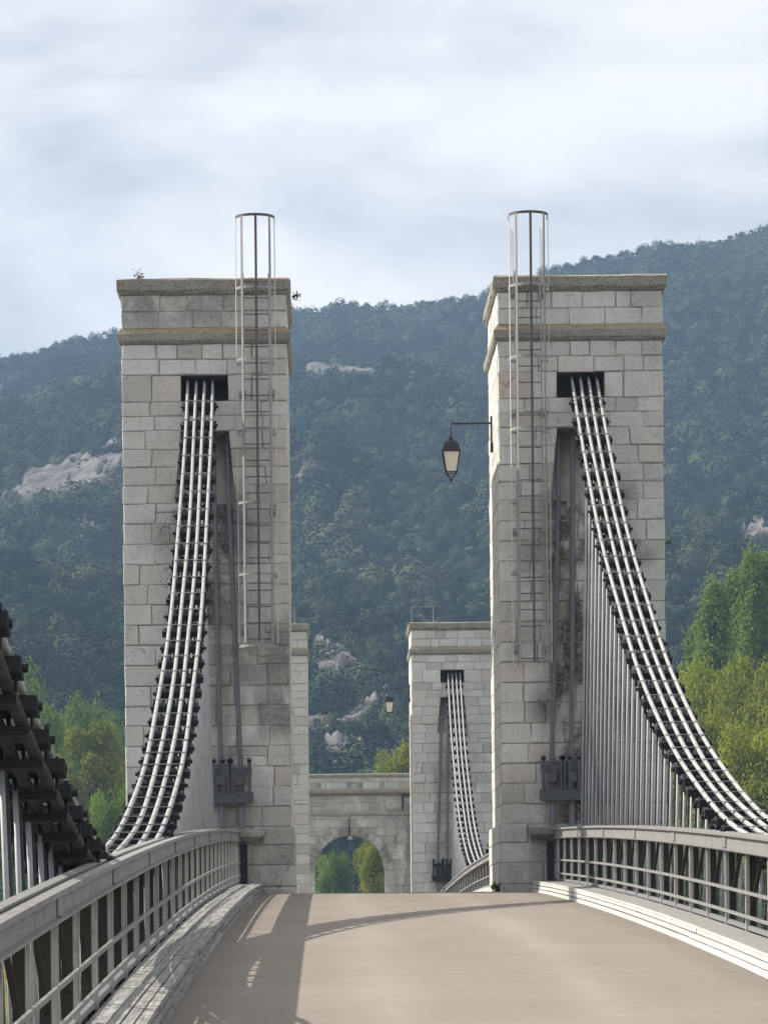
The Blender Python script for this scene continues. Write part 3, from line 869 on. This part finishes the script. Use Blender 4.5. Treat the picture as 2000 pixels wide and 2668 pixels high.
railing(-1, YN+TD+.1, YF-.1, 'far railing behind the near left tower')

# ------------------------------------------------------------------ main cables and hangers
def cpos(side, ya, yb, y, off=0.0, dz=0.0):
    s = (y-ya)/(yb-ya)
    h = .95+31.4*(s-.5)**2+np.clip(.42-s, 0, 1)*2.2
    lat = 3.32-1.0*s*(1-s)
    return Vector((XC+side*lat+off, y, deckz(y)+h+dz))
def cable(side, ya, yb, label, y_from, y_to, n=64, rad=.0255):
    G = empty('suspension_cable', tuple(cpos(side, ya, yb, (ya+yb)/2)), label, 'cable', 'main cables of the bridge')
    ys = np.linspace(y_from, y_to, n)
    rng = random.Random(int(ya)*3+side)
    for k2, off in enumerate((-.21, -.07, .07, .21)):
        m_ = MB(); o2 = off+rng.uniform(-.008, .008)
        ph_ = rng.uniform(0, 6); m_.tube([cpos(side, ya, yb, y, o2+.006*math.sin(y*.7+ph_), .008*math.sin(y*1.1+ph_*2)) for y in ys], rad, 10); m_.build('strand', M['cable'], G, True)
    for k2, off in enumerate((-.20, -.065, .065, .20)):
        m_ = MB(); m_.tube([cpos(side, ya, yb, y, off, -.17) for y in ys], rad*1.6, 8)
        o = m_.build('lower_strand', M['cable_shade'], G, True)
cable(-1, 0, YN, 'left cable bundle of four pale strands climbing to the near left tower', 0, YN+.4, 70)
cable(1, 0, YN, 'right cable bundle of four pale strands climbing to the near right tower', 0, YN+.4, 70)
cable(1, YN+TD, YF, 'small far cable bundle of four strands on the far right tower', YN+TD, YF+.4, 40)
cable(-1, YN+TD, YF, 'far cable bundle behind the near left tower', YN+TD, YF+.4, 40)

def hangers(side, ya, yb, label, group, y_lo, y_hi, fine):
    y = yb-.75; i = 0
    rng = random.Random(side*7+int(ya))
    base = None
    step = HS
    while y > y_lo:
        if y < y_hi:
            p = cpos(side, ya, yb, y); sl_ = (cpos(side, ya, yb, y+.1)-cpos(side, ya, yb, y-.1)).normalized()
            zb = deckz(y)-.25
            xb = XC+side*3.0
            H = empty('hanger', (p.x, p.y, p.z), label, 'hanger rod', group)
            up = Vector((1,0,0)).cross(sl_); up = up if up.z > 0 else -up
            m_ = MB()
            c = p-up*.085
            m_.bar(c-Vector((rng.uniform(.27,.32),0,0)), c+Vector((rng.uniform(.28,.315),0,0)), .20, .085, up)
            m_.tube([c-Vector((.318,0,0)), c+Vector((.318,0,0))], .026, 6)
            if fine:
                for q in (-.255, -.14, 0, .14, .255):
                    b = c+Vector((q+rng.uniform(-.015, .015),0,0))
                    m_.tube([b-up*.13, b+up*rng.uniform(.05, .12)], rng.uniform(.010, .016), 6)
                d2 = c-up*.15+sl_*rng.uniform(-.1, .1)
                m_.bar(d2-Vector((.25,0,0)), d2+Vector((.25,0,0)), .06, .05, up)
            m_.build('transom', M['steel_dark'], H)
            m_ = MB(); tpp = p+up*.030
            m_.bar(tpp-Vector((.25,0,0)), tpp+Vector((.25,0,0)), .013, .008, up)
            if fine:
                for q in (-.21, -.07, .07, .21): m_.tube([p+Vector((q,0,0))-sl_*.03, p+Vector((q,0,0))+sl_*.022], .030, 8)
            m_.build('strap', M['steel'], H)
            top = Vector((p.x, y, p.z-.12))
            if top.z > zb+.2:
                m_ = MB(); m_.tube([top, (p.x*.35+xb*.65, y, zb)], .017, 8); m_.build('rod', M['hanger'], H, True)
                p2 = cpos(side, ya, yb, y-HS/2)
                if fine and p2.z-.2 > zb+.3:
                    m_ = MB(); m_.bar((p2.x+side*.01, y-HS/2, p2.z-.17), (p2.x*.35+xb*.65, y-HS/2, deckz(y-HS/2)-.25), .018, .03, (0,1,0)); m_.build('back_rod', M['back_rod'], H)
        y -= step; i += 1
hangers(-1, 0, YN, 'grey flat hanger bar in the left row beneath the left cable bundle', 'hanger bars of the near left cable', 15, 59.6, True)
hangers(1, 0, YN, 'grey flat hanger bar in the right row beneath the right cable bundle', 'hanger bars of the near right cable', 22, 59.6, True)
hangers(1, YN+TD, YF, 'thin hanger bar in the far row in front of the far right tower', 'hanger bars of the far right cable', YN+TD+14, YF-.3, False)

# ------------------------------------------------------------------ stay rods and anchor frame on each tower front
def stay(side, y0, dz, label, dark):
    f = lambda z: z+dz
    X = lambda o: XC+side*o
    S = empty('stay_anchor', (X(2.87), y0-.15, f(2.1)), label, 'anchor frame', 'anchor frames on the tower fronts')
    ms = M['steel_dark'] if dark else M['anchor']
    for (a, b) in ((2.86, 2.68), (3.11, 3.02)):
        m_ = MB(); m_.tube([(X(a), y0+.25, f(8.7)), (X(a-.02), y0-.02, f(7.2)), (X(b), y0-.17, f(2.85)), (X(b), y0-.17, f(2.2))], .042, 8)
        m_.build('stay_rod', M['stay'], S, True)
        m_ = MB(); m_.tube([(X(b), y0-.17, f(2.2)), (X(b-.02), y0-.17, f(1.0))], .052, 8); m_.build('lower_rod', M['stay'], S, True)
    m_ = MB()
    m_.box(*sorted((X(2.47), X(3.38))), y0-.26, y0-.07, f(2.12), f(2.31)); m_.build('lower_beam', ms, S)
    m_ = MB()
    m_.box(*sorted((X(2.49), X(2.90))), y0-.24, y0-.10, f(2.62), f(2.74)); m_.box(*sorted((X(2.95), X(3.36))), y0-.24, y0-.10, f(2.62), f(2.74)); m_.build('upper_beam', ms, S)
    for o_ in (2.53, 2.84, 2.88, 2.98, 3.14, 3.30):
        m_ = MB()
        zz = f(2.86)
        m_.box(*sorted((X(o_-.03), X(o_+.03))), y0-.275, y0-.21, f(2.313), zz)
        m_.tube([(X(o_), y0-.275, zz), (X(o_), y0-.21, zz)], .045, 8)
        m_.build('hanger_plate', ms, S)
    for b in (2.68, 3.02):
        m_ = MB(); m_.box(*sorted((X(b-.07), X(b+.07))), y0-.30, y0-.11, f(2.44), f(2.61)); m_.tube([(X(b), y0-.2, f(2.31)), (X(b), y0-.2, f(2.44))], .05, 10); m_.build('socket', ms, S)
stay(-1, YN, 0, 'grey steel anchor frame with two long stay rods on the left near tower', False)
stay(1, YN, 0, 'dark steel anchor frame with two long stay rods on the right near tower', False)
stay(1, YF, DZF, 'dark anchor block with two stay rods on the far right tower', True)

# ------------------------------------------------------------------ concrete brackets where the railing meets the tower
for side, lab in ((-1, 'stained stone bracket at the foot of the left near tower carrying the railing end'), (1, 'stained stone bracket at the foot of the right near tower carrying the railing end')):
    X = lambda o: XC+side*o
    m_ = MB(); rng = random.Random(4+side)
    z = deckz(YN)
    m_.hexa([(*q, z+.86) for q in ()] or [(min(X(2.3), X(2.75)), YN-.42, z+.98), (max(X(2.3), X(2.75)), YN-.42, z+.98), (max(X(2.3), X(2.75)), YN-.02, z+.86), (min(X(2.3), X(2.75)), YN-.02, z+.86),
             (min(X(2.25), X(3.1)), YN-.46, z+1.09), (max(X(2.25), X(3.1)), YN-.46, z+1.09), (max(X(2.25), X(3.1)), YN-.02, z+1.12), (min(X(2.25), X(3.1)), YN-.02, z+1.12)], 0, .3, .6)
    tag(m_.build('bracket', M['stone'], None, attrs=True), lab, 'bracket', 'railing brackets on the near towers')
    m_ = MB(); m_.box(*sorted((X(2.58), X(2.70))), YN-.24, YN-.08, z+.17, z+.855)
    tag(m_.build('steel_post', M['steel_dark']), 'dark steel end post against the %s near tower below the railing bracket' % ('left' if side < 0 else 'right'), 'post', 'railing end posts')

# ------------------------------------------------------------------ caged ladders
def ladder(side, zbot, label):
    cx = XC+side*2.34; yw = YN
    Lr = empty('caged_ladder', (cx, yw-.2, zbot), label, 'ladder', 'caged ladders on the near towers')
    yl = yw-.20; ztop = 11.25
    for s in (-1, 1):
        m_ = MB(); m_.bar((cx+s*.22, yl, zbot), (cx+s*.22, yl, ztop), .022, .05, (0,1,0)); m_.build('stile', M['ladder'], Lr)
    z = zbot+.15
    while z < ztop-.1:
        m_ = MB(); m_.tube([(cx-.22, yl, z), (cx+.22, yl, z)], .011, 6); m_.build('rung', M['cage'], Lr); z += .28
    r = .335; yc = yl-.32
    def hp(a): return (cx+math.sin(a)*r, yc-math.cos(a)*r)
    angs = [R(a) for a in (-82, -42, 3, 48, 82)]
    ztip = 12.14
    for i, a in enumerate(angs):
        x, y = hp(a)
        m_ = MB(); d = Vector((math.cos(a), math.sin(a), 0))
        m_.bar((x, y, zbot+.05), (x, y, ztip), .010, .042, d)
        m_.build('cage_bar', M['cage_pale'] if i in (0, 4) else (M['cage'] if i == 2 else M['ladder']), Lr)
    zz = ztip; k2 = 0
    while zz > zbot-.1:
        pts = [(cx-r, yl-.02, zz)] + [(*hp(R(a)), zz) for a in range(-90, 91, 15)] + [(cx+r, yl-.02, zz)]
        m_ = MB()
        for p, q in zip(pts[:-1], pts[1:]): m_.bar(p, q, .010, .045)
        if k2 > 0:
            for s in (-1, 1): m_.bar((cx+s*r, yl-.02, zz), (cx+s*.22, yl-.02, zz), .010, .04)
        m_.build('cage_hoop', M['cage'] if k2 == 0 else M['ladder'], Lr)
        zz -= 1.225; k2 += 1
    zz = zbot+.3
    while zz < 11:
        for s in (-1, 1):
            m_ = MB(); m_.bar((cx+s*.25, yw+.03, zz), (cx+s*.25, yl, zz), .05, .05); m_.box(cx+s*.25-.06, cx+s*.25+.06, yw-.014, yw+.02, zz-.07, zz+.07); m_.build('wall_fixing', M['ladder'], Lr)
        zz += 2.05
    for s in (-1, 1):    # grab rails over the coping
        m_ = MB(); m_.tube([(cx+s*.25, yl, 11.0), (cx+s*.25, yl, 11.95), (cx+s*.25, yl+.15, 12.08), (cx+s*.25, yl+.45, 12.03), (cx+s*.25, yl+.5, 11.23)], .009, 6); m_.build('grab_rail', M['cage_pale'], Lr)
ladder(-1, 4.80, 'tall caged ladder on the left near tower, rusty hoop at its top')
ladder(1, 4.42, 'tall caged ladder on the right near tower beside the lit inner face')

# ------------------------------------------------------------------ lanterns
def lantern(y, dz, label):
    xw = XC+1.82; x = 2.29; zt = 8.93+dz
    G = empty('wall_lantern', (xw, y, zt), label, 'street lamp', 'black wall lanterns on the right hand towers')
    m_ = MB(); m_.bar((xw-.03, y, zt+.12), (xw-.03, y, zt-.42), .035, .05, (0,1,0)); m_.tube([(xw-.03, y, zt), (x, y, zt-.005)], .018, 8)
    m_.box(xw-.05, xw-.002, y-.06, y+.06, zt-.52, zt-.36); m_.build('bracket', M['black'], G)
    m_ = MB(); m_.tube([(x, y, zt+.03), (x, y, zt-.26)], .013, 8); m_.tube([(x-.0, y, zt-.24), (x, y, zt-.27), (x, y, zt-.31)], [.02, .05, .02], 8); m_.build('hook', M['black'], G, True)
    def fr(prof, mat, name, cap=True, inset=0):
        m = MB(); vs = []
        for r, z in prof:
            for sx_, sy_ in ((-1,-1),(1,-1),(1,1),(-1,1)): vs.append((x+sx_*r, y+sy_*r, z))
        fs = []
        for i in range(len(prof)-1):
            for k2 in range(4): fs.append((i*4+k2, i*4+(k2+1) % 4, i*4+4+(k2+1) % 4, i*4+4+k2))
        if cap: fs += [(3,2,1,0), tuple(len(prof)*4-4+k2 for k2 in range(4))]
        m.add(vs, fs); m.build(name, mat, G); 
    z0 = zt-.31
    fr([(.03, z0+.02), (.105, z0-.03), (.12, z0-.055), (.155, z0-.16), (.168, z0-.175), (.168, z0-.20), (.15, z0-.205)], M['black'], 'roof')
    fr([(.146, z0-.206), (.092, z0-.555)], M['lglass'], 'glass')
    m_ = MB()
    for sx_, sy_ in ((-1,-1),(1,-1),(1,1),(-1,1)):
        m_.bar((x+sx_*.15, y+sy_*.15, z0-.2), (x+sx_*.094, y+sy_*.094, z0-.565), .020, .020, (0,1,0))
        m_.bar((x+sx_*.094, y+sy_*.094, z0-.55), (x+sx_*.012, y+sy_*.012, z0-.70), .014, .014, (0,1,0))
    b0 = z0-.56
    for (a, b) in (((-1,-1),(1,-1)),((1,-1),(1,1)),((1,1),(-1,1)),((-1,1),(-1,-1))):
        m_.bar((x+a[0]*.096, y+a[1]*.096, b0), (x+b[0]*.096, y+b[1]*.096, b0), .018, .02)
    m_.tube([(x, y, z0-.68), (x, y, z0-.72), (x, y, z0-.75)], [.012, .022, .004], 8)
    m_.build('frame', M['black'], G)
lantern(YN+1.85, 0, 'large black hanging lantern on the sunlit side of the right near tower')
lantern(YF+1.85, DZF+.12, 'small distant black lantern in front of the pale rocks by the far tower')

# ------------------------------------------------------------------ guard rails on the far towers
for side, xs_, lab in ((-1, (2.25, 2.66, 2.94), 'thin pale guard rail on top of the far left tower'), (1, (1.86, 2.62), 'thin pale posts of a guard rail on top of the far right tower')):
    G = empty('roof_guard_rail', (XC+side*2.4, YF+.3, 11.2+DZF), lab, 'guard rail', 'guard rails on the far towers')
    zt = 11.2+DZF
    for o_ in xs_:
        m_ = MB(); m_.tube([(XC+side*o_, YF+.4, zt), (XC+side*o_, YF+.4, zt+.62)], .011, 6); m_.build('post', M['cable'], G)
    m_ = MB(); m_.bar((XC+side*xs_[0]-side*.02, YF+.4, zt+.6), (XC+side*xs_[-1], YF+.4, zt+.6), .012, .014); m_.build('top_bar', M['cable'], G)

# ------------------------------------------------------------------ trees
def crown_mesh(name, mat, seed, kind):
    rng = np.random.default_rng(seed)
    Ps = []; Ns = []; Ss = []; Ts = []
    lobes = []
    if kind == 'round':
        for i in range(44):
            d = rng.normal(size=3); d /= np.linalg.norm(d)
            rr = rng.uniform(.25, .82)
            lobes.append((d[0]*rr*.42, d[1]*rr*.42, .60+d[2]*rr*.40, rng.uniform(.07, .15)))
        nl = 620
    elif kind == 'poplar':
        for i in range(70):
            h = rng.uniform(.06, .97); w = .085*math.sin(math.pi*min(1, (h+.08))**.8)**.7+.012
            a = rng.uniform(0, 6.28); rr = math.sqrt(rng.random())*w
            lobes.append((math.cos(a)*rr, math.sin(a)*rr, h, rng.uniform(.018, .036)+.25*w*.3))
        nl = 330
    else:
        for i in range(26):
            a = rng.uniform(0, 6.28); rr = rng.uniform(0, .4); h = rng.uniform(.15, .95)*(1-.4*rr)
            lobes.append((math.cos(a)*rr, math.sin(a)*rr, h, rng.uniform(.06, .13)))
        nl = 260
    for (x, y, z, r) in lobes:
        n = nl
        d = rng.normal(size=(n, 3)); d /= np.linalg.norm(d, axis=1, keepdims=True)
        rad = r*(1-.55*rng.random(n)**2.2)*(1+.25*rng.normal(size=n)*.5)
        st = np.array([1, 1, 1.9]) if kind == 'poplar' else np.array([1, 1, .85])
        P = np.array([x, y, z])+d*rad[:, None]*st
        Ps.append(P); Ns.append(d*.8+rng.normal(size=(n, 3))*.55+np.array([0, 0, .25]))
        Ss.append(rng.uniform(.6, 1.2, n))
        Ts.append(np.clip(rng.uniform(.2, .75)+rng.normal(size=n)*.16, 0, 1))
    P = np.concatenate(Ps); N = np.concatenate(Ns); S = np.concatenate(Ss)*(.024 if kind != 'poplar' else .0105)
    zq = np.quantile(P[:, 2], .997); P[:, 2] /= zq; lobes = [(l[0], l[1], l[2]/zq, l[3]) for l in lobes]
    V, F = leaf_quads(P, N, S, rng, .7)
    me = np_mesh(name, V, F, mat, np.repeat(np.concatenate(Ts), 4))
    return me, lobes
def trunk_mesh(name, lobes, seed, base_r=.02):
    rng = random.Random(seed); m_ = MB()
    zt = max(l[2] for l in lobes)*.9
    pts = [(rng.uniform(-.008, .008)*i, rng.uniform(-.008, .008)*i, zt*i/6) for i in range(7)]
    m_.tube(pts, [base_r*(1-.13*i) for i in range(7)], 8)
    for l in sorted(lobes, key=lambda l: -l[3])[:16]:
        k2 = max(1, min(5, int(l[2]/zt*6)-2)); p0 = pts[k2]
        midp = ((p0[0]+l[0])/2, (p0[1]+l[1])/2, (p0[2]+l[2])/2-.01)
        m_.tube([p0, midp, (l[0], l[1], l[2])], [base_r*.42, base_r*.28, base_r*.1], 6)
    o = m_.build(name, M['bark'], None, True); me = o.data; bpy.data.objects.remove(o); return me
protos = {}
for key, mat, seed, kind, br in (('green', 'leaf_green', 1, 'round', .018), ('olive', 'leaf_olive', 2, 'round', .018), ('lime', 'leaf_lime', 3, 'round', .016), ('lime2', 'leaf_lime', 8, 'round', .016), ('poplar', 'leaf_poplar', 4, 'poplar', .009), ('poplar2', 'leaf_poplar', 9, 'poplar', .009), ('pale', 'leaf_pale', 5, 'bush', .02), ('green2', 'leaf_green', 7, 'round', .018)):
    cm, lb = crown_mesh('crown', M[mat], seed, kind)
    protos[key] = (cm, trunk_mesh('trunk', lb, seed, br))
def tree(key, px, ptop, y, wpx, name, label, group, rot, zbase=None):
    x = (px-706)/7500*y; zt = (2000-ptop)/7500*y
    zg = float(groundz(x, y))-.1 if zbase is None else zbase
    h = (zt-zg)
    w = wpx/7500*y
    T = empty(name, (x, y, zg), label, 'tree' if 'shrub' not in name else 'shrub', group)
    T.rotation_euler.z = rot
    wid = .16 if 'poplar' in key else .96
    s = w/wid
    T.scale = (s, s, h)
    cm, tm = protos[key]
    for nm, me in (('crown', cm), ('trunk', tm)):
        o = bpy.data.objects.new(nm, me); COL.objects.link(o); o.parent = T
GL = 'riverside trees left of the bridge'; GR = 'riverside trees right of the bridge'
tree('green', 60, 1452, 345, 260, 'broadleaf_tree', 'bright green tree behind the dark cable clamps at the left frame edge', GL, .3)
tree('green2', -70, 1500, 320, 220, 'broadleaf_tree', 'green tree half outside the left frame edge', GL, 1.3)
tree('green2', 150, 1512, 375, 230, 'broadleaf_tree', 'mid green tree rising behind the olive tree', GL, 2.2)
tree('olive', 205, 1562, 300, 270, 'broadleaf_tree', 'olive tinted tree against the left tower, in front of the others', GL, .9)
tree('green', 262, 1555, 360, 180, 'broadleaf_tree', 'slender green tree partly hidden by the left tower', GL, 4.1)
tree('green', 40, 1640, 270, 200, 'broadleaf_tree', 'low dark green tree behind the left hanger bars', GL, 5.0)
tree('green2', 245, 1700, 255, 170, 'broadleaf_tree', 'low dark green tree at the foot of the left tower', GL, 3.0)
tree('pale', 182, 1742, 125, 70, 'willow_shrub', 'small pale willow shrub just above the left railing', None, .4)
tree('green', -160, 1620, 280, 240, 'broadleaf_tree', 'green tree outside the left frame edge', GL, 2.0)
for (px, pt, w, key, r_, lab) in ((1552, 1270, 130, 'poplar', 0, 'leftmost and shortest of the tall dark poplars on the right'), (1592, 1248, 105, 'poplar2', 1.1, 'second poplar from the left in the dark poplar row'), (1626, 1206, 115, 'poplar', 2.3, 'tallest pointed poplar at the right frame edge'), (1664, 1214, 120, 'poplar2', 3.4, 'poplar cut by the right frame edge'), (1510, 1370, 120, 'poplar2', 4.2, 'low poplar at the left end of the poplar row')):
    tree(key, px, pt, 350+12*math.sin(px), w, 'poplar_tree', lab, 'poplars on the right bank', r_)
for (px, pt, y, w, key, r_, lab) in ((1512, 1448, 310, 250, 'lime', .2, 'yellow green tree nearest the right tower'), (1590, 1438, 305, 250, 'lime2', 1.4, 'yellow green tree below the poplars with the highest lime crown'), (1672, 1450, 300, 240, 'lime', 2.8, 'yellow green tree cut by the right frame edge'), (1560, 1560, 270, 280, 'lime2', 3.9, 'broad yellow green tree directly behind the right cable bundle'), (1660, 1580, 260, 280, 'lime', 5.1, 'low yellow green tree in the lower right of the tree group'), (1465, 1650, 285, 220, 'lime2', .8, 'yellow green tree seen between the right hanger bars'), (1760, 1500, 270, 200, 'lime2', .5, 'yellow green tree outside the right frame edge')):
    tree(key, px, pt, y, w, 'broadleaf_tree', lab, GR, r_)
tree('lime2', 868, 1612, 345, 170, 'broadleaf_tree', 'lime tree whose top shows above the gateway parapet', None, .7)
tree('lime', 812, 1800, 300, 130, 'broadleaf_tree', 'lime tree seen through the right half of the arch', None, 2.7)
tree('green2', 720, 1845, 385, 110, 'broadleaf_tree', 'dark green tree seen through the left half of the arch', None, 1.7)

# ------------------------------------------------------------------ weeds on the stonework
def weed(name, loc, n, h, spread, label, seed, lean=(0,0)):
    rng = np.random.default_rng(seed); m_ = MB()
    G = empty(name, loc, label, 'weed', 'weeds growing on the stonework')
    P = []; N = []
    for i in range(n):
        a = rng.uniform(0, 6.28); s = rng.uniform(.2, 1)*spread
        tip = np.array([math.cos(a)*s+lean[0], math.sin(a)*s+lean[1], h*rng.uniform(.5, 1)])
        m_.tube([loc, tuple(np.array(loc)+tip*.5+np.array([0,0,.02])), tuple(np.array(loc)+tip)], [.006, .005, .003], 5)
        for q in range(8):
            P.append(np.array(loc)+tip*rng.uniform(.35, 1.05)+rng.normal(size=3)*.03*spread/.15); N.append(rng.normal(size=3))
    m_.build('stem', M['bark'], G)
    P = np.array(P); V, F = leaf_quads(P, np.array(N), np.full(len(P), .05*spread/.15), rng)
    me = np_mesh('leaf_tuft', V-np.array(loc), F, M['weed'], rng.random(len(V)))
    o = bpy.data.objects.new('leaf_tuft', me); COL.objects.link(o); o.parent = G
weed('weed', (-3.12, YN+.02, 11.2), 5, .16, .12, 'dry weed sprouting on the coping of the left near tower', 1)
weed('weed', (-.50, YN+.6, 10.95), 6, .1, .14, 'green weed hanging from the coping corner of the left near tower', 2, (.1, 0))
weed('weed', (5.93, YN+.3, 6.55), 5, .1, .1, 'small dark weed on the outer edge of the right near tower', 3, (.06, 0))
weed('weed', (2.98, YN+.1, deckz(YN)), 14, .14, .16, 'low weed clump at the foot of the right near tower', 4, (-.05, -.1))

# ------------------------------------------------------------------ haze
k = NT('valley_haze')
pv = k.n('ShaderNodeVolumePrincipled'); pv.inputs['Color'].default_value = (.46,.67,1.0,1); pv.inputs['Density'].default_value = .00018
pv.inputs['Anisotropy'].default_value = .2
k.l(pv.outputs[0], k.out.inputs['Volume'])
mb = MB(); mb.box(-3700, 3700, -450, 3700, -11.5, 400)
tag(mb.build('haze', k.m), kind='stuff')
SC.cycles.volume_bounces = 1
SC.cycles.max_bounces = 6; SC.cycles.transparent_max_bounces = 8
